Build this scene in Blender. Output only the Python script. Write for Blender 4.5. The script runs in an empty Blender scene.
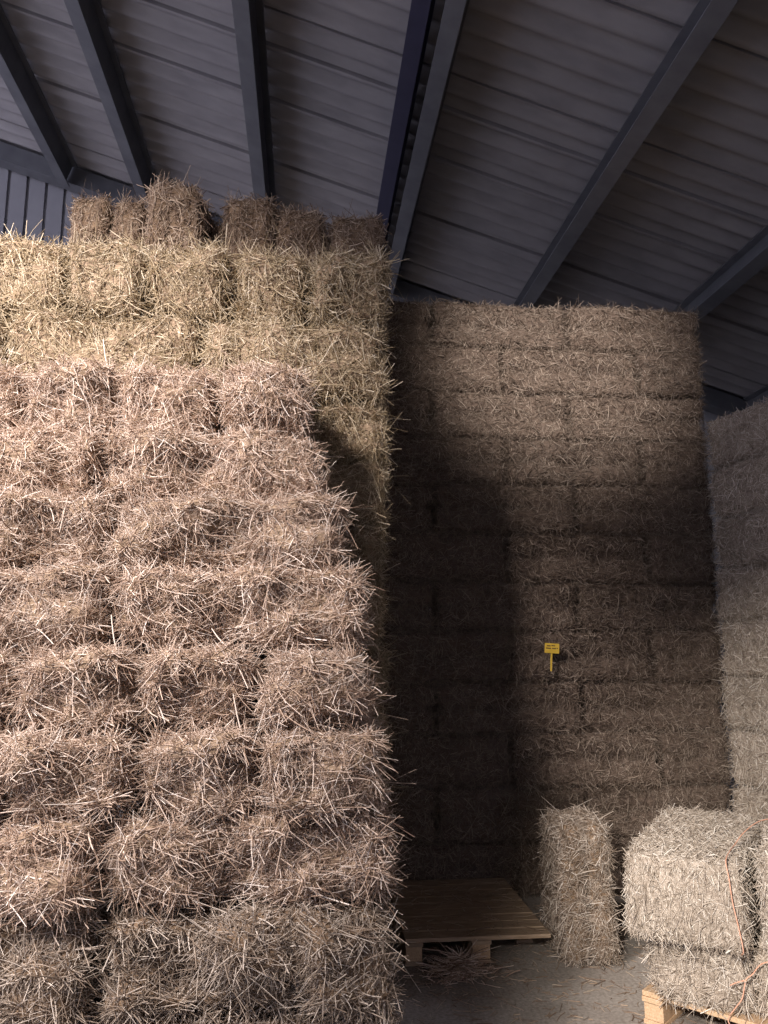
import bpy, bmesh, math, random
import numpy as np
from mathutils import Vector, noise, Matrix

random.seed(4)
S = bpy.context.scene
C = S.collection
PI = math.pi

# ------------------------------------------------------------------ helpers
def link(o, parent=None):
    C.objects.link(o)
    if parent is not None:
        o.parent = parent
    return o

def mesh_obj(name, verts, faces, mat, parent=None, smooth=False):
    me = bpy.data.meshes.new(name)
    me.from_pydata([tuple(v) for v in verts], [], faces)
    me.update()
    if smooth:
        me.polygons.foreach_set('use_smooth', [True] * len(me.polygons))
    if mat:
        me.materials.append(mat)
    return link(bpy.data.objects.new(name, me), parent)

class MB:
    def __init__(s): s.v = []; s.f = []
    def box(s, lo, hi):
        (a, b, c), (d, e, f) = lo, hi
        n = len(s.v)
        s.v += [(a,b,c),(d,b,c),(d,e,c),(a,e,c),(a,b,f),(d,b,f),(d,e,f),(a,e,f)]
        s.f += [tuple(n+i for i in q) for q in ((3,2,1,0),(4,5,6,7),(0,1,5,4),(1,2,6,5),(2,3,7,6),(3,0,4,7))]
        return s
    def build(s, name, mat, parent=None, bevel=0.0):
        o = mesh_obj(name, s.v, s.f, mat, parent)
        if bevel:
            m = o.modifiers.new('bevel', 'BEVEL'); m.width = bevel; m.segments = 2; m.limit_method = 'ANGLE'
        return o

def thing(name, loc, rz=0.0):
    o = bpy.data.objects.new(name, None)
    o.empty_display_size = .1
    o.location = loc; o.rotation_euler = (0, 0, rz)
    return link(o)

def tag(o, label=None, cat=None, group=None, kind=None):
    if label: o['label'] = label
    if cat: o['category'] = cat
    if group: o['group'] = group
    if kind: o['kind'] = kind
    return o

# ------------------------------------------------------------------ materials
def new_mat(name):
    m = bpy.data.materials.new(name); m.use_nodes = True
    nt = m.node_tree
    return m, nt, nt.nodes['Principled BSDF']

def ramp(nt, stops):
    r = nt.nodes.new('ShaderNodeValToRGB')
    el = r.color_ramp.elements
    while len(el) < len(stops): el.new(.5)
    for e, (p, c) in zip(el, stops):
        e.position = p; e.color = (*c, 1)
    return r

def straw_mat(name, stops, bright=1.0):
    """loose stalks: every stalk takes its own tone"""
    m, nt, b = new_mat(name)
    h = nt.nodes.new('ShaderNodeHairInfo')
    r = ramp(nt, [(p, tuple(x*bright for x in c)) for p, c in stops])
    nt.links.new(h.outputs['Random'], r.inputs[0])
    oi = nt.nodes.new('ShaderNodeObjectInfo')
    hs = nt.nodes.new('ShaderNodeHueSaturation')
    mp = nt.nodes.new('ShaderNodeMapRange')
    mp.inputs[3].default_value = .88; mp.inputs[4].default_value = 1.1
    nt.links.new(oi.outputs['Random'], mp.inputs[0])
    nt.links.new(mp.outputs[0], hs.inputs['Value'])
    nt.links.new(r.outputs[0], hs.inputs['Color'])
    nt.links.new(hs.outputs[0], b.inputs['Base Color'])
    b.inputs['Roughness'].default_value = .5
    b.inputs['Specular IOR Level'].default_value = .35
    return m

def core_mat(name, c0, c1):
    """pressed straw body under the loose stalks"""
    m, nt, b = new_mat(name)
    tc = nt.nodes.new('ShaderNodeTexCoord')
    n1 = nt.nodes.new('ShaderNodeTexNoise'); n1.inputs['Scale'].default_value = 22; n1.inputs['Detail'].default_value = 8
    mp = nt.nodes.new('ShaderNodeMapping'); mp.inputs['Scale'].default_value = (1, 1.6, 4)
    nt.links.new(tc.outputs['Object'], mp.inputs[0]); nt.links.new(mp.outputs[0], n1.inputs['Vector'])
    r = ramp(nt, [(.3, c0), (.7, c1)])
    nt.links.new(n1.outputs['Fac'], r.inputs[0]); nt.links.new(r.outputs[0], b.inputs['Base Color'])
    bp = nt.nodes.new('ShaderNodeBump'); bp.inputs['Strength'].default_value = .8; bp.inputs['Distance'].default_value = .02
    nt.links.new(n1.outputs['Fac'], bp.inputs['Height']); nt.links.new(bp.outputs[0], b.inputs['Normal'])
    b.inputs['Roughness'].default_value = .9
    return m

def noise_mat(name, c0, c1, scale, rough=.7, bump=.2, dist=.01, stretch=(1,1,1), metal=0.0, spec=.5):
    m, nt, b = new_mat(name)
    tc = nt.nodes.new('ShaderNodeTexCoord')
    mp = nt.nodes.new('ShaderNodeMapping'); mp.inputs['Scale'].default_value = stretch
    n1 = nt.nodes.new('ShaderNodeTexNoise'); n1.inputs['Scale'].default_value = scale; n1.inputs['Detail'].default_value = 7
    nt.links.new(tc.outputs['Object'], mp.inputs[0]); nt.links.new(mp.outputs[0], n1.inputs['Vector'])
    r = ramp(nt, [(.3, c0), (.7, c1)])
    nt.links.new(n1.outputs['Fac'], r.inputs[0]); nt.links.new(r.outputs[0], b.inputs['Base Color'])
    if bump:
        bp = nt.nodes.new('ShaderNodeBump'); bp.inputs['Strength'].default_value = bump; bp.inputs['Distance'].default_value = dist
        nt.links.new(n1.outputs['Fac'], bp.inputs['Height']); nt.links.new(bp.outputs[0], b.inputs['Normal'])
    b.inputs['Roughness'].default_value = rough; b.inputs['Metallic'].default_value = metal
    b.inputs['Specular IOR Level'].default_value = spec
    return m

M = {}
M['straw'] = straw_mat('pinkish_straw', [(0, (.20,.125,.085)), (.3, (.38,.27,.195)), (.65, (.54,.415,.325)), (.9, (.71,.595,.50)), (1, (.86,.775,.69))])
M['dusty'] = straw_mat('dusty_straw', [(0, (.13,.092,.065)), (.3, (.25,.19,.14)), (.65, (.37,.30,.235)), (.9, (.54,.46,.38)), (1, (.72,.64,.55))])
M['back'] = straw_mat('dull_straw', [(0, (.08,.056,.041)), (.35, (.148,.107,.08)), (.7, (.222,.17,.128)), (1, (.40,.325,.255))])  # shade on the back stack is put into this darkened straw colour
M['hay'] = straw_mat('greenish_hay', [(0, (.17,.12,.065)), (.3, (.32,.245,.145)), (.65, (.46,.37,.245)), (.9, (.61,.51,.37)), (1, (.78,.69,.54))])
M['grey'] = straw_mat('greyish_hay', [(0, (.20,.155,.115)), (.3, (.35,.285,.22)), (.65, (.49,.415,.335)), (.9, (.63,.555,.465)), (1, (.77,.71,.62))])
M['old'] = straw_mat('brown_old_straw', [(0, (.12,.078,.052)), (.35, (.22,.15,.102)), (.7, (.32,.235,.165)), (1, (.50,.40,.30))])
M['core'] = core_mat('pressed_straw', (.17,.115,.07), (.38,.275,.185))
M['core_dull'] = core_mat('pressed_dull_straw', (.075,.05,.036), (.17,.122,.09))  # pressed body darkened along with the painted shade of its stalks
M['core_grey'] = core_mat('pressed_hay', (.24,.19,.145), (.44,.37,.30))
M['core_old'] = core_mat('pressed_old_straw', (.12,.075,.045), (.26,.175,.105))
M['roof'] = noise_mat('fibre_cement', (.22,.212,.22), (.295,.285,.29), 3.0, .85, .15, .01, (1, 3, 1), spec=.2)
M['steel'] = noise_mat('painted_steel', (.085,.088,.10), (.125,.13,.142), 6, .45, .05, .004)
M['navy'] = noise_mat('navy_painted_steel', (.022,.022,.05), (.035,.035,.07), 6, .5, .05, .004)
M['sheet'] = noise_mat('wall_sheet', (.24,.24,.26), (.30,.30,.32), 3, .55, .05, .004)
M['dark_sheet'] = noise_mat('grey_blockwork', (.12,.12,.12), (.2,.2,.2), 5, .9, .3, .01)
M['wood'] = noise_mat('pallet_wood', (.24,.165,.105), (.44,.32,.21), 9, .75, .35, .006, (1.2, 14, 14))
M['wood_y'] = noise_mat('pallet_block_wood', (.42,.27,.15), (.60,.42,.26), 10, .75, .3, .006, (12, 1.5, 12))
M['twine'] = noise_mat('orange_twine', (.56,.27,.17), (.72,.42,.29), 90, .7, .4, .003)
M['tag'] = noise_mat('yellow_plastic', (.58,.37,.035), (.70,.47,.06), 14, .45, 0)
M['ink'] = noise_mat('dark_ink', (.10,.065,.02), (.16,.10,.03), 20, .6, 0)

def floor_material():
    m, nt, b = new_mat('worn_concrete')
    tc = nt.nodes.new('ShaderNodeTexCoord')
    a = nt.nodes.new('ShaderNodeTexNoise'); a.inputs['Scale'].default_value = 2.2; a.inputs['Detail'].default_value = 9
    c = nt.nodes.new('ShaderNodeTexNoise'); c.inputs['Scale'].default_value = 60; c.inputs['Detail'].default_value = 6
    nt.links.new(tc.outputs['Object'], a.inputs['Vector']); nt.links.new(tc.outputs['Object'], c.inputs['Vector'])
    r1 = ramp(nt, [(.3, (.27,.24,.21)), (.7, (.42,.385,.345))])
    r2 = ramp(nt, [(.35, (.5,.45,.4)), (.65, (1.0,.97,.92))])
    nt.links.new(a.outputs['Fac'], r1.inputs[0]); nt.links.new(c.outputs['Fac'], r2.inputs[0])
    mx = nt.nodes.new('ShaderNodeMixRGB'); mx.blend_type = 'MULTIPLY'; mx.inputs[0].default_value = .7
    nt.links.new(r1.outputs[0], mx.inputs[1]); nt.links.new(r2.outputs[0], mx.inputs[2])
    nt.links.new(mx.outputs[0], b.inputs['Base Color'])
    bp = nt.nodes.new('ShaderNodeBump'); bp.inputs['Strength'].default_value = .35; bp.inputs['Distance'].default_value = .008
    nt.links.new(c.outputs['Fac'], bp.inputs['Height']); nt.links.new(bp.outputs[0], b.inputs['Normal'])
    b.inputs['Roughness'].default_value = .88
    return m
M['floor'] = floor_material()

# ------------------------------------------------------------------ bales
def box_grid(dx, dy, dz, step):
    """a closed box surface cut into an even grid; x, y centred, z from 0"""
    nx, ny, nz = (max(3, round(d/step)) for d in (dx, dy, dz))
    idx, V, F = {}, [], []
    def vid(i, j, k):
        key = (i, j, k)
        if key not in idx:
            idx[key] = len(V); V.append((dx*(i/nx-.5), dy*(j/ny-.5), dz*k/nz))
        return idx[key]
    for i in range(nx):
        for j in range(ny):
            F.append((vid(i,j,0), vid(i,j+1,0), vid(i+1,j+1,0), vid(i+1,j,0)))
            F.append((vid(i,j,nz), vid(i+1,j,nz), vid(i+1,j+1,nz), vid(i,j+1,nz)))
    for i in range(nx):
        for k in range(nz):
            F.append((vid(i,0,k), vid(i+1,0,k), vid(i+1,0,k+1), vid(i,0,k+1)))
            F.append((vid(i,ny,k), vid(i,ny,k+1), vid(i+1,ny,k+1), vid(i+1,ny,k)))
    for j in range(ny):
        for k in range(nz):
            F.append((vid(0,j,k), vid(0,j,k+1), vid(0,j+1,k+1), vid(0,j+1,k)))
            F.append((vid(nx,j,k), vid(nx,j+1,k), vid(nx,j+1,k+1), vid(nx,j,k+1)))
    return np.array(V), F

def bale_surface(dims, seed, amp, grooves, rad=.055, step=.03, freq=4.0):
    """lumpy, rounded bale body; grooves = list of (axis, offset, depth, width) where twine pinches it"""
    V, F = box_grid(*dims, step)
    half = np.array([dims[0]/2, dims[1]/2, dims[2]/2])
    P = V - np.array([0, 0, half[2]])
    Q = np.clip(P, -(half-rad), half-rad)
    D = P - Q
    L = np.linalg.norm(D, axis=1)
    N = D / np.maximum(L, 1e-9)[:, None]
    out = Q + N*rad
    off = Vector((seed*7.31, seed*3.17, seed*1.71))
    for i in range(len(out)):
        p = Vector(out[i])
        n = noise.noise((p*freq) + off)*.72 + noise.noise((p*10.0) + off)*.28
        flake = noise.noise(Vector((p.x*2.0, p.y*2.0, p.z*13.0)) + off)*.25
        nx, ny, nz = np.abs(N[i])/max(1e-6, np.abs(N[i]).sum())
        raw = amp*(n*1.15 + flake)
        # free faces (the bale's fronts) bulge both ways, bedded faces only sink a little
        d = ny*min(raw - .10*amp, .05) + nx*min(raw*.6 - .2*amp, .002) + nz*min(raw*.35 - .12*amp, .001)
        for ax, o, dep, wid in grooves:
            g = math.exp(-((out[i][ax]-o)/wid)**2)
            d -= dep*g
        out[i] += N[i]*d
    out[:, 2] += half[2]
    return out, F, N

def make_stalks(name, surf, seed, per_m2, length, radius, mat, lift=(.12, .25), curl=.25, flow=.8, only=None, bias=None, keep=None):
    V, F, N = surf
    rng = np.random.default_rng(seed)
    F = np.array(F)
    a, b, c, d = (V[F[:, k]] for k in range(4))
    area = .5*np.linalg.norm(np.cross(c-a, d-b), axis=1)
    fn = np.cross(c-a, d-b); fn /= np.maximum(np.linalg.norm(fn, axis=1), 1e-9)[:, None]
    w = area.copy()
    if only is not None:
        w *= only(fn, (a+b+c+d)/4)
    n = int(per_m2*w.sum())
    fi = rng.choice(len(F), n, p=w/w.sum())
    u, v = rng.random(n)[:, None], rng.random(n)[:, None]
    p = (a[fi]*(1-u)+b[fi]*u)*(1-v) + (d[fi]*(1-u)+c[fi]*u)*v
    nn = N[F[fi]].mean(axis=1); nn /= np.linalg.norm(nn, axis=1)[:, None]
    nn = .5*nn + .5*fn[fi]; nn /= np.linalg.norm(nn, axis=1)[:, None]
    # flow direction: swirls so that neighbouring stalks lie roughly together
    ref = np.where(np.abs(nn[:, 2:3]) > .75, np.array([[1., 0, 0]]), np.array([[0, 0, 1.]]))
    t1 = np.cross(ref, nn); t1 /= np.linalg.norm(t1, axis=1)[:, None]
    t2 = np.cross(nn, t1)
    off = Vector((seed*2.3, seed*5.1, seed*.7))
    swirl = np.array([noise.noise(Vector(q)*6.5 + off) for q in p])
    ang = swirl*PI*2.2 + rng.normal(0, flow, n)
    if bias is not None:
        m = rng.random(n) < bias[1]
        ang = np.where(m, bias[0] + rng.normal(0, .35, n), ang)
    t = t1*np.cos(ang)[:, None] + t2*np.sin(ang)[:, None]
    t *= np.where(rng.random(n) < .5, 1, -1)[:, None]
    el = np.abs(rng.normal(lift[0], lift[1], n))
    dirv = t*np.cos(el)[:, None] + nn*np.sin(el)[:, None]
    Ls = np.clip(rng.lognormal(math.log(length), .5, n), .025, length*2.4)
    side = np.cross(dirv, nn)
    side = side*rng.normal(0, 1, n)[:, None] + nn*rng.normal(-.35, .55, n)[:, None]
    K = 4
    ts = np.linspace(0, 1, K)
    p0 = p - nn*(Ls*rng.uniform(.04, .22, n))[:, None] - t*(Ls*.3)[:, None]
    pts = p0[:, None, :] + dirv[:, None, :]*(Ls[:, None]*ts[None, :])[:, :, None] \
        + side[:, None, :]*(curl*(Ls[:, None])*(ts[None, :]**2))[:, :, None]
    pts[:, :, 2] -= (.10*Ls[:, None]*ts[None, :]**2)
    if keep is not None:
        ok = keep(pts)
        pts = pts[ok]; Ls = Ls[ok]; n = len(pts)
    rad = radius*np.clip(rng.lognormal(0, .35, n), .45, 2.2)
    R = rad[:, None]*np.array([1, 1, .95, .75])[None, :]
    return curves_data(name, pts, R, mat)

def curves_data(name, pts, R, mat):
    n, K = pts.shape[:2]
    cd = bpy.data.hair_curves.new(name)
    cd.add_curves([K]*n)
    cd.position_data.foreach_set('vector', np.ascontiguousarray(pts, dtype=np.float32).ravel())
    if 'radius' not in cd.attributes:
        cd.attributes.new('radius', 'FLOAT', 'POINT')
    cd.attributes['radius'].data.foreach_set('value', np.ascontiguousarray(R, dtype=np.float32).ravel())
    cd.materials.append(mat)
    return cd

class Kind:
    """one bale shape: its pressed body and its loose stalks, shared by the bales made from it"""
    def __init__(s, dims, seed, mat, core, amp=.035, grooves=(), per=9000, length=.085, radius=.0019, lift=(.1,.24), curl=.25, bias=None, flow=.8, rad=.06, freq=4.0):
        s.dims = dims
        body = (dims[0]-.02, dims[1]-.02, dims[2]-.012)
        surf = bale_surface(body, seed, amp, grooves, rad, .03, freq)
        me = bpy.data.meshes.new('hay_bale')
        me.from_pydata([tuple(v) for v in surf[0]], [], surf[1]); me.update()
        me.polygons.foreach_set('use_smooth', [True]*len(me.polygons))
        me.materials.append(core)
        s.me = me
        rg = np.random.default_rng(seed+500)
        lim = np.array([dims[0]/2 + .04, dims[1]/2 + .11, dims[2]/2 + .045])
        def keep(pts):
            q = np.abs(pts - np.array([0, 0, dims[2]/2]))
            far = (q > lim).any(axis=(1, 2))
            return ~far | (rg.random(len(pts)) < .35)
        s.st = make_stalks('loose_straw', surf, seed, per, length, radius, mat, lift, curl, flow, bias=bias, keep=keep)

def bale(kind, loc, label, cat='straw bale', group=None, rz=0.0, tilt=(0,0), scale=(1,1,1), name='straw_bale'):
    o = bpy.data.objects.new(name, kind.me)
    link(o)
    o.location = loc; o.rotation_euler = (tilt[0], tilt[1], rz); o.scale = scale
    s = bpy.data.objects.new('loose_straw', kind.st)
    link(s, o); s['kind'] = 'stuff'
    tag(o, label, cat, group)
    return o

W, LEN, HGT = .46, 1.06, .345
near = dict(per=19000, length=.075, radius=.00125, lift=(.07,.19), curl=.55, rad=.075, freq=4.2)
near_long = [Kind((LEN, W, HGT), 11+i, M['straw'], M['core'], .16, **near) for i in range(3)]
near_end = [Kind((W, LEN, HGT), 21+i, M['straw'], M['core'], .17, **near) for i in range(4)]
darker_long = [Kind((LEN, W, HGT), 15+i, M['dusty'], M['core_old'], .15, **near) for i in range(3)]  # lowest layers: straw greyer and darker than in the layers above
hayk = dict(per=15000, length=.08, radius=.0014, lift=(.05,.15), curl=.6, rad=.07)
hay_long = [Kind((LEN, W, .375), 31+i, M['hay'], M['core'], .12, **hayk) for i in range(2)]
hay_end = [Kind((W, LEN, .375), 41+i, M['hay'], M['core'], .12, **hayk) for i in range(3)]
top_edge = [Kind((.37, 1.0, .46), 51+i, M['old'], M['core_old'], .09, per=11000, length=.07, radius=.0016, curl=.45, rad=.08) for i in range(3)]  # darker brown straw also carries the shade on these top bales
back_g = [(2, 0.0, .03, .035)]
backk = dict(per=11000, length=.06, radius=.0015, lift=(.12,.28), curl=.5, rad=.035)
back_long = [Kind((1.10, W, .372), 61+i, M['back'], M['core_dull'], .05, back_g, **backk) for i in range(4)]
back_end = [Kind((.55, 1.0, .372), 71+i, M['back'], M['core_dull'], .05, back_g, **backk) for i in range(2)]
side_long = [Kind((W, 1.08, .384), 81+i, M['grey'], M['core_grey'], .05, per=12000, length=.06, radius=.0015, curl=.4, rad=.05) for i in range(3)]
pile_kind = [Kind((.53, 1.16, .345), 91+i, M['grey'], M['core_grey'], .035, [(0, .15, .012, .02)], per=30000, length=.036, radius=.0012, lift=(.15,.32), bias=(PI/2, .6), rad=.045) for i in range(2)]
pile_low = [Kind((.50, 1.1, .30), 95+i, M['grey'], M['core_grey'], .05, per=19000, length=.07, radius=.0013, lift=(.08,.25), flow=.6, rad=.06) for i in range(2)]
upright_kind = Kind((.32, .40, .775), 99, M['dusty'], M['core_old'], .035, [(0, .0, .035, .025)], per=17000, length=.065, radius=.0014, lift=(.12,.25))  # dimmer light on this bale is put into its darker straw colour

rnd = random.Random(7)
ORD = ['first','second','third','fourth','fifth','sixth','seventh','eighth','ninth','tenth','eleventh','twelfth']
def jit(a=.012): return rnd.uniform(-a, a)

# --- bright stepped stack by the passage: nine layers, the upper ones set back
FR = 'bright straw bales of the stepped stack'
layers = [  # z0, z1, front Y, right X, how laid, how many
    (0.00, .46, 3.02, .37, 'long', 2), (.46, .81, 3.00, .365, 'long', 2), (.81, 1.13, 3.04, .355, 'long', 2),
    (1.13, 1.44, 3.08, .315, 'end', 4), (1.44, 1.75, 3.20, .28, 'end', 4), (1.75, 2.09, 3.34, .275, 'long', 2),
    (2.09, 2.44, 3.50, .19, 'long', 2), (2.44, 2.79, 3.66, .13, 'end', 4), (2.79, 3.15, 3.80, .0, 'end', 4)]
layers[7] = (2.44, 2.79, 3.66, .07, 'long', 2)
for k, (z0, z1, y, xr, how, n) in enumerate(layers):
    for i in range(n):
        sc = (z1-z0-.002)/HGT
        if how == 'long':
            kd = (darker_long if k < 2 else near_long)[(i+k) % 3]; w, d = LEN, W
            lab = ('long dusty grey bale' if k < 2 else 'long bright bale') + ' in the %s layer up of the stepped stack, %s from passage' % (ORD[k], ORD[i])
        else:
            kd = near_end[(i*3+k) % 4]; w, d = W, LEN
            lab = 'end-on bale in the %s layer up of the bright stepped stack, %s from the passage' % (ORD[k], ORD[i])
        x = xr - w*(i+.5) - .01*i
        bale(kd, (x+jit(.006), y + d/2 + (jit(.05) if how == 'end' else jit(.03)), z0), lab, group=FR, rz=(PI if rnd.random() < .5 else 0) + jit(.03), scale=(1, 1, sc))

# --- the taller stack behind it: a column of ends in sight beside the passage, then two broad layers
RE = 'greenish hay bales behind the stepped stack'
for k in range(9):
    z = .349*k
    if k < 5:    # these lie behind the end-on bales and show only at the passage
        y0 = 4.34
    else:
        y0 = 4.32
    bale(hay_end[k % 3], (.455-.21+jit(.004), y0+LEN*.6, z), 'shaded hay bale at the passage behind the stepped stack, %s up from the floor' % ORD[k], 'hay bale', RE, rz=PI*(k % 2), scale=(.9, 1.2, .345/.375), name='hay_bale')
z = 3.155
for i in range(3):
    bale(hay_long[i % 2], (.45-LEN*(i+.5)-.01*i, 4.3+W/2+jit(.02), z), 'long greenish hay bale in the lower sunny layer of the tall stack, %s from passage' % ORD[i], 'hay bale', RE, rz=PI*(i % 2), scale=(1, 1, 1.24), name='hay_bale')
z = 3.622
for i in range(5):
    bale(hay_end[(i+1) % 3], (.455-W*(i+.5)-.008*i, 4.3+LEN/2+jit(.03), z), 'greenish end-on hay bale in the upper sunny layer of the tall stack, %s from passage' % ORD[i], 'hay bale', RE, rz=PI*(i % 2)+jit(.02), scale=(1, 1, 1.20), name='hay_bale')
z = 4.075
TP = 'brown bales lying on top under the roof'
tops = [(.30, 4.86, 1.0, 1.0), (-.07, 4.84, 1.0, 1.02), (-.41, 4.80, .95, 1.06), (-.635, 4.98, .34, .95), (-.885, 4.76, 1.06, 1.2), (-1.20, 4.84, .64, 1.05), (-1.445, 4.86, .68, 1.06)]
desc = ['brown straw bale on top of the tall stack, at its corner above the passage',
        'brown straw bale on top of the tall stack, second from the passage corner',
        'brown straw bale on top of the tall stack, third from the passage corner',
        'narrow brown straw bale set back beside the tallest bale on the tall stack',
        'tallest brown straw bale sticking up from the row under the roof',
        'small brown straw bale on the tall stack, between the tallest one and the row end',
        'small brown straw bale at the row end under the roof, nearest the ribbed wall']
for i, (x, y, sx, sz) in enumerate(tops):
    bale(top_edge[i % 3], (x, y+.41, z), desc[i], group=TP, rz=jit(.03)+PI*(i % 2), scale=(.97*sx, .8, sz*1.28))

# --- the dim stack at the back of the passage
BK = 'dim straw bales of the back stack'
YB = 5.74
for k in range(12):
    z = .372*k
    if k % 2 == 1:
        row = [(2.52, 'long'), (1.41, 'long'), (.30, 'long')]
    else:
        row = [(2.80, 'end'), (1.975, 'long'), (.87, 'long')]
    for i, (x, how) in enumerate(row):
        if how == 'long':
            kd = back_long[(i*2+k) % 4]; d = W
        else:
            kd = back_end[k % 2]; d = 1.0
        lab = '%s bale in the dim back stack, %s layer down, %s from the side stack' % ('brown' if how == 'long' else 'brown end-on', ORD[11-k], ORD[i])
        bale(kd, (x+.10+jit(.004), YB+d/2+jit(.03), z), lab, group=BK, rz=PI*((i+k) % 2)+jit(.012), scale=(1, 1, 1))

# --- the stack at the right whose side faces the passage
SD = 'greyish bales stacked beside the dark gap'
for k in range(9):
    z = .386*k
    bale(side_long[k % 3], (3.395+jit(.015), 5.12+jit(.015), z), 'greyish hay bale of the side stack beyond the low pile, %s from its top' % ORD[8-k], 'hay bale', SD, rz=PI*(k % 2)+.21+jit(.015), name='hay_bale')

# --- upright bale in front of the pallet
bale(upright_kind, (1.605, 4.70, 0), 'small grey hay bale standing upright on the concrete beside the pallet', 'hay bale', tilt=(.02, -.02), name='hay_bale')

# --- low pile on a pallet at the right
RZ = -math.radians(34.6)
ax = Vector((math.cos(RZ), math.sin(RZ), 0))      # across the ends
ay = Vector((-math.sin(RZ), math.cos(RZ), 0))     # along the bales
PG = 'pale hay bales on the near pallet'
c_up = Vector((1.45, 3.67, 0)); c_lo = c_up + ay*.17 + ax*.04
def pile(kd, corner, i, z, lab, gap=.03, rz=0):
    w, l = kd.dims[0], kd.dims[1]
    p = corner + ax*(w*(i+.5)+gap*i) + ay*(l/2)
    return bale(kd, (p.x, p.y, z), lab, 'hay bale', PG, rz=RZ+rz, name='hay_bale')
b_low = pile(pile_low[0], c_lo, 0, .152, 'lower pale hay bale resting on the corner of the near pallet', 0)
b_low2 = pile(pile_low[1], c_lo - ax*.085, 1, .152, 'lower pale hay bale with loose orange twine, partly cut by the picture edge', .05)
b_up = pile(pile_kind[0], c_up, 0, .455, 'upper pale hay bale with a loose orange twine over its top')
b_up2 = pile(pile_kind[1], c_up + ax*.015, 1, .455, 'upper pale hay bale beyond the orange twine, cut by the picture edge', .03)
b_up.scale = (.97, 1, 1.08); b_up2.scale = (1, 1, 1.27); b_low.scale = (.92, 1, 1)

# twine: children of the bales they tie
def tube(name, pts, r, mat, parent, wob=.005, seed=1, per=6, sides=6):
    """a cord through pts as one mesh (Catmull-Rom, frames carried along)"""
    rr = random.Random(seed)
    P = [Vector(p) + Vector((rr.uniform(-wob, wob), rr.uniform(-wob, wob), rr.uniform(-wob, wob))) for p in pts]
    P = [P[0]*2-P[1]] + P + [P[-1]*2-P[-2]]
    path = []
    for i in range(1, len(P)-2):
        for k in range(per):
            t = k/per
            p0, p1, p2, p3 = P[i-1:i+3]
            path.append(.5*((2*p1)+(p2-p0)*t+(2*p0-5*p1+4*p2-p3)*t*t+(3*p1-p0-3*p2+p3)*t**3))
    path.append(P[-2])
    V, F = [], []
    n = Vector((.3, .5, .8))
    for i, p in enumerate(path):
        d = (path[min(i+1, len(path)-1)]-path[max(i-1, 0)]).normalized()
        n = (n - d*n.dot(d)).normalized(); b = d.cross(n)
        for k in range(sides):
            a = 2*PI*k/sides
            V.append(p + (n*math.cos(a)+b*math.sin(a))*r)
    for i in range(len(path)-1):
        for k in range(sides):
            F.append((i*sides+k, i*sides+(k+1) % sides, (i+1)*sides+(k+1) % sides, (i+1)*sides+k))
    F.append(tuple(range(sides))[::-1]); F.append(tuple((len(path)-1)*sides+k for k in range(sides)))
    return mesh_obj(name, V, F, mat, parent, True)

def twine(parent, pts, r=.0026, seed=1):
    o = tube('twine', pts, r, M['twine'], parent, seed=seed)
    o['label'] = 'loose orange baler twine'
    return o
# local frame of the upper bale: x across the end, y along, z up
twine(b_up, [(.235,-.56,.0),(.243,-.60,.034),(.235,-.602,.12),(.217,-.603,.20),(.203,-.602,.29),(.2,-.585,.345),(.205,-.48,.365),(.22,-.38,.37),(.25,-.28,.40),(.31,-.15,.43),(.40,-.04,.44),(.5,.02,.44)], seed=3)
twine(b_low2, [(.10,-.585,.24),(-.06,-.59,.265),(-.18,-.60,.25),(-.24,-.60,.20),(-.265,-.60,.17),(-.285,-.60,.10),(-.31,-.60,.05),(-.345,-.60,.0),(-.33,-.59,-.04)], seed=5)
twine(b_low2, [(-.265,-.60,.17),(-.30,-.605,.155),(-.33,-.61,.14)], seed=6)

# ------------------------------------------------------------------ pallets
def pallet(loc, rz, w, d, xs, mat, label, boards=7, inset=0.0):
    """w along local x (front edge), d along local y; xs = spans of the three block rows"""
    r = thing('pallet', loc, rz)
    rr = random.Random(int(w*1000))
    bw = d/boards
    for j in range(boards):
        MB().box((0, j*bw+.006, .122), (w, (j+1)*bw-.008 if j < boards-1 else d, .144)).build('deck_board', mat, r, .003).location.z = rr.uniform(-.002, .001)
    for n_, (a, b) in enumerate(xs):
        s0 = inset if n_ == len(xs)-1 else 0.0
        MB().box((a, s0, .1), (b, d, .1215)).build('stringer_board', mat, r, .002)
        MB().box((a, s0+.01, 0), (b, d-.01, .021)).build('bottom_board', mat, r, .002)
        for t in (s0+.012, d/2-.07, d-.155):
            MB().box((a+.004, t, .0215), (b-.004, t+.14, .0995)).build('block', M['wood_y'], r, .004)
    tag(r, label, 'pallet', 'wooden pallets')
    return r
pallet((.58, 4.62, 0), 0, .83, 1.08, [(0,.10), (.375,.485), (.70,.80)], M['wood'], 'worn grey-brown wooden pallet lying empty in front of the dim back stack', 9, .26)
pz = -math.radians(47)
pallet((1.605, 3.865, 0), pz, 1.2, .95, [(0,.1), (.52,.67), (1.1,1.2)], M['wood_y'], 'pale wooden pallet under the low pile of pale hay bales', 7)

# ------------------------------------------------------------------ yellow tag stuck in the back stack
t = thing('tag_sign', (1.80, 5.68, 1.60))
t.rotation_euler = (0, math.radians(4), 0)
MB().box((-.007,-.003,-.04), (.007,.003,.11)).build('stake', M['tag'], t, .002)
card = MB().box((-.055,-.007,.09), (.055,-.003,.162)).build('card', M['tag'], t, .002)
ink = MB()
for (x0, x1, zz) in [(-.04,-.012,.143),(-.005,.022,.146),(-.046,-.008,.125),(0,.03,.126),(.034,.044,.128)]:
    ink.box((x0,-.0082,zz-.004), (x1,-.0068,zz+.004))
ink.build('writing', M['ink'], card)
tag(t, 'small yellow plastic tag on a stake stuck in the dim back stack', 'tag')

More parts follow.
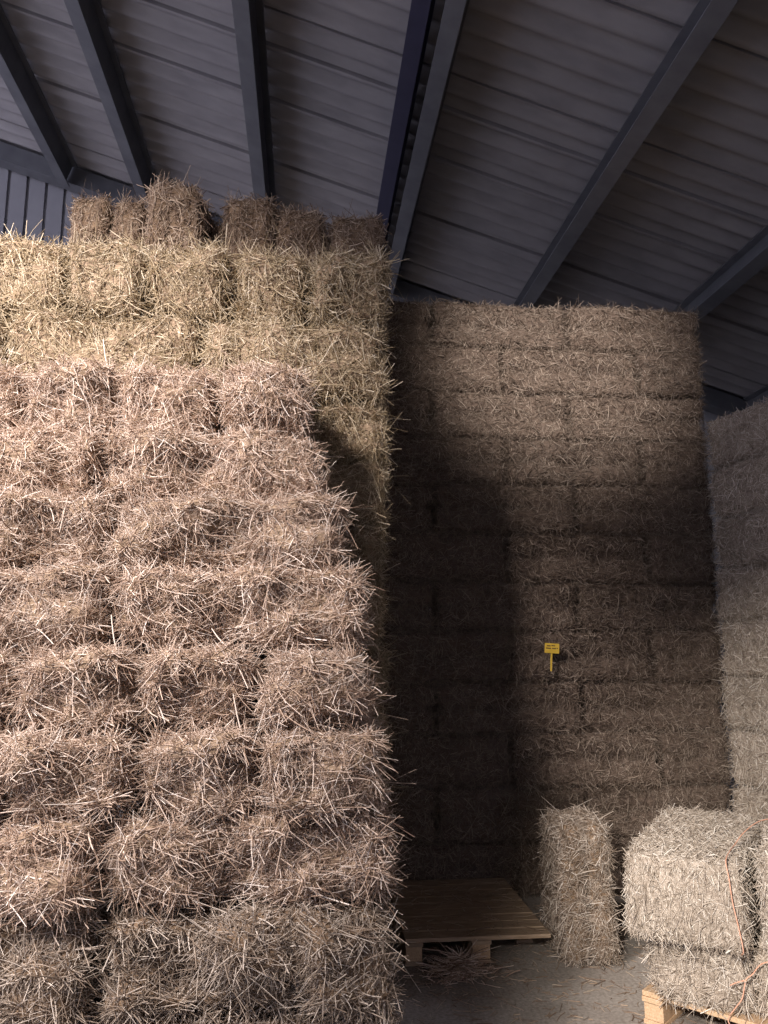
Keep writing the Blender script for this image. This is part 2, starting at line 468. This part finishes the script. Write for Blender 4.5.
# ------------------------------------------------------------------ the barn
def struct(o): o['kind'] = 'structure'; return o
struct(MB().box((-7.5, -16, -.12), (6.2, 8.6, 0)).build('floor', M['floor']))

T = .32                       # fall of the roof towards +x
def roof_z(x): return 6.06 - T*x
# corrugated roof: waves run down the slope, sheets overlap along y
laps = [-5.3]
while laps[-1] < 2.0: laps.append(laps[-1] + .99)
laps = laps[:-1] + [1.98, 2.94, 3.90, 4.86, 5.20, 5.79, 6.71, 7.62, 8.4]
prof = []
for a, b in zip(laps[:-1], laps[1:]):
    n = max(4, int((b-a)/.012))
    for i in range(n+1):
        y = a + (b-a-.014)*i/n
        prof.append((y, .025*math.sin(2*PI*y/.195) + .016*(i/n)))
    prof.append((b-.012, prof[-1][1]+.05)); prof.append((b-.002, prof[-1][1]))
XS = [-7.5, 6.3]
V, F = [], []
for x in XS:
    for (y, z) in prof: V.append((x, y, roof_z(x)+z))
n = len(prof)
for i in range(n-1): F.append((i, i+1, n+i+1, n+i))
for x in XS:
    for (y, z) in prof: V.append((x, y, roof_z(x)+z+.03))
for i in range(n-1): F.append((2*n+i, 3*n+i, 3*n+i+1, 2*n+i+1))
rf = struct(mesh_obj('roof', V, F, M['roof'], smooth=False))

# purlins: steel I-beams along the barn, square to the roof
phi = math.atan(T)
PUR = [(-2.58, 'roof purlin nearest the ribbed end wall corner'), (-1.68, 'roof purlin second from the ribbed wall corner'),
       (-.42, 'roof purlin ending above the brown bales on the tall stack'), (.90, 'grey roof purlin passing over the passage'),
       (2.21, 'roof purlin crossing above the dim back stack'), (3.52, 'roof purlin beside the end of the dim back stack'), (4.9, 'roof purlin above the side stack')]
BD, BW, FL = .25, .122, .014
for k, (x, nm) in enumerate(PUR):
    r = thing('roof_purlin', (x, 0, roof_z(x)-.03/math.cos(phi)-.004))
    r.rotation_euler = (0, phi, 0)
    y0, y1 = -5.2, 7.96
    MB().box((-BW/2, y0, -FL), (BW/2, y1, 0)).build('top_flange', M['steel'], r)
    MB().box((-.004, y0, -BD+FL), (.004, y1, -FL)).build('web', M['steel'], r)
    MB().box((-BW/2, y0, -BD), (BW/2, y1, -BD+FL)).build('bottom_flange', M['steel'], r, .002)
    tag(r, 'grey steel ' + nm, 'roof beam', 'steel roof purlins', 'structure')

r = thing('roof_purlin', (.90-.20, 0, roof_z(.90-.20)-.03/math.cos(phi)-.004))
r.rotation_euler = (0, phi, 0)
MB().box((-.06, -5.2, -.014), (.06, 7.96, 0)).build('top_flange', M['navy'], r)
MB().box((-.006, -5.2, -.19), (.006, 7.96, -.014)).build('web', M['navy'], r)
MB().box((-.06, -5.2, -.204), (.06, 7.96, -.19)).build('bottom_flange', M['navy'], r, .002)
tag(r, 'narrow navy steel purlin close beside the purlin over the passage', 'roof beam', 'steel roof purlins', 'structure')

# end wall: ribbed sheet with a sloping rafter along its top
V, F = [], []
xs = []
x = -7.5
while x < 6.2:
    xs += [(x, 0), (x+.166, 0), (x+.170, .035), (x+.196, .035), ]
    x += .2
for (x, dy) in xs:
    V += [(x, 8.2+dy, 0), (x, 8.2+dy, roof_z(x)-.03)]
for i in range(len(xs)-1):
    F.append((2*i, 2*i+2, 2*i+3, 2*i+1))
struct(mesh_obj('wall_back', V, F, M['sheet']))
rr = MB()
n = 0
rr.v = []
for x in (-7.5, 6.2):
    for y in (7.98, 8.16):
        for z in (-.24, -.04):
            rr.v.append((x, y, roof_z(x)+z))
rr.f = [(0,2,3,1),(4,5,7,6),(0,1,5,4),(2,6,7,3),(0,4,6,2),(1,3,7,5)]
rb = rr.build('roof_rafter', M['steel'])
tag(rb, 'dark sloping steel rafter along the top of the ribbed end wall', 'roof beam', None, 'structure')
# long wall on the low side and the wall behind
struct(MB().box((6.0, -5.1, 0), (6.2, 8.6, 4.0)).build('wall_right', M['dark_sheet']))
wf = MB()
wf.box((-7.5, -5.1, 0), (-1.5, -5, 6.0)); wf.box((2.4, -5.1, 0), (6.2, -5, 4.0)); wf.box((-1.5, -5.1, 2.7), (2.4, -5, 5.2))
struct(wf.build('wall_front', M['dark_sheet']))

# ------------------------------------------------------------------ loose stalks on the floor
rng = np.random.default_rng(5)
def scatter(name, n, sample, L, rad, mat, lift=.05, zoff=.003):
    pts = np.zeros((n, 4, 3)); R = np.zeros((n, 4))
    for i in range(n):
        x, y, h = sample()
        l = float(np.clip(rng.lognormal(math.log(L), .5), .02, .3)); a = rng.uniform(0, 2*PI)
        e = abs(rng.normal(0, lift)); bend = rng.normal(0, .2)
        for k in range(4):
            s = k/3
            pts[i, k] = (x+l*s*math.cos(a)-bend*l*s*s*math.sin(a), y+l*s*math.sin(a)+bend*l*s*s*math.cos(a), zoff+h+max(0, l*s*math.sin(e)-.4*l*s*s*math.sin(e)))
        R[i] = rad*rng.lognormal(0, .3)
    return link(bpy.data.objects.new(name, curves_data(name, pts, R, mat)))
o = scatter('scattered_straw', 2600, lambda: (rng.uniform(.3, 3.0), rng.uniform(3.0, 5.6), 0), .045, .0014, M['old'])
tag(o, 'short broken straws scattered over the concrete floor', 'straw', None, 'stuff')
def heap():
    r = abs(rng.normal(0, .09)); a = rng.uniform(0, 2*PI)
    return (.86+1.2*r*math.cos(a), 4.50+.7*r*math.sin(a), max(0, .09*math.exp(-(r/.09)**2)*rng.random()))
o = scatter('straw_tuft', 700, heap, .07, .0016, M['straw'], .35)
tag(o, 'small tuft of loose straw in front of the empty pallet', 'straw', None, 'stuff')
o = scatter('pallet_chaff', 260, lambda: (rng.uniform(.6, 1.4), rng.uniform(4.63, 5.68), .146), .06, .0014, M['old'])
tag(o, 'thin straws lying on the boards of the empty pallet', 'straw', None, 'stuff')

# ------------------------------------------------------------------ light
w = bpy.data.worlds.new('World'); S.world = w; w.use_nodes = True
bg = w.node_tree.nodes['Background']
bg.inputs[0].default_value = (.80, .79, 1.0, 1); bg.inputs[1].default_value = 1.9

def spot(name, loc, target, power, angle, blend, col, size):
    l = bpy.data.lights.new(name, 'SPOT'); l.energy = power; l.spot_size = math.radians(angle); l.spot_blend = blend
    l.color = col; l.shadow_soft_size = size
    o = link(bpy.data.objects.new(name, l)); o.location = loc
    o.rotation_euler = (Vector(target)-Vector(loc)).to_track_quat('-Z', 'Y').to_euler()
    return o
spot('barn_lamp', (-3.2, .2, 5.7), (-2.5, 3.2, 3.0), 3700, 70, .6, (1, .905, .87), .5)
spot('work_lamp', (-.5, .1, 2.3), (2.95, 3.7, .3), 1500, 48, .8, (1, .93, .87), .12)  # added unseen spot that lights the low pile and floor
spot('gable_lamp', (.15, .5, 5.25), (1.95, 5.7, 4.0), 2900, 24, 1.0, (1, .92, .88), .25)  # added unseen spot that brightens the upper rows of the back stack

# ------------------------------------------------------------------ camera
cd = bpy.data.cameras.new('camera'); cam = link(bpy.data.objects.new('camera', cd))
cd.sensor_fit = 'VERTICAL'; cd.sensor_height = 36.0; cd.lens = 36.0*780/1024
cam.location = (0, 0, 1.75)
cam.rotation_euler = (math.radians(90+9.6766), 0, -math.radians(5.7016))
cd.clip_end = 100
S.camera = cam

S.view_settings.view_transform = 'Standard'
S.view_settings.look = 'None'
S.view_settings.gamma = 1
S.view_settings.use_curve_mapping = False
S.view_settings.exposure = 0.0
S.cycles_curves.shape = 'THICK'
S.cycles.max_bounces = 6
S.cycles.diffuse_bounces = 4
S.cycles.use_denoising = True
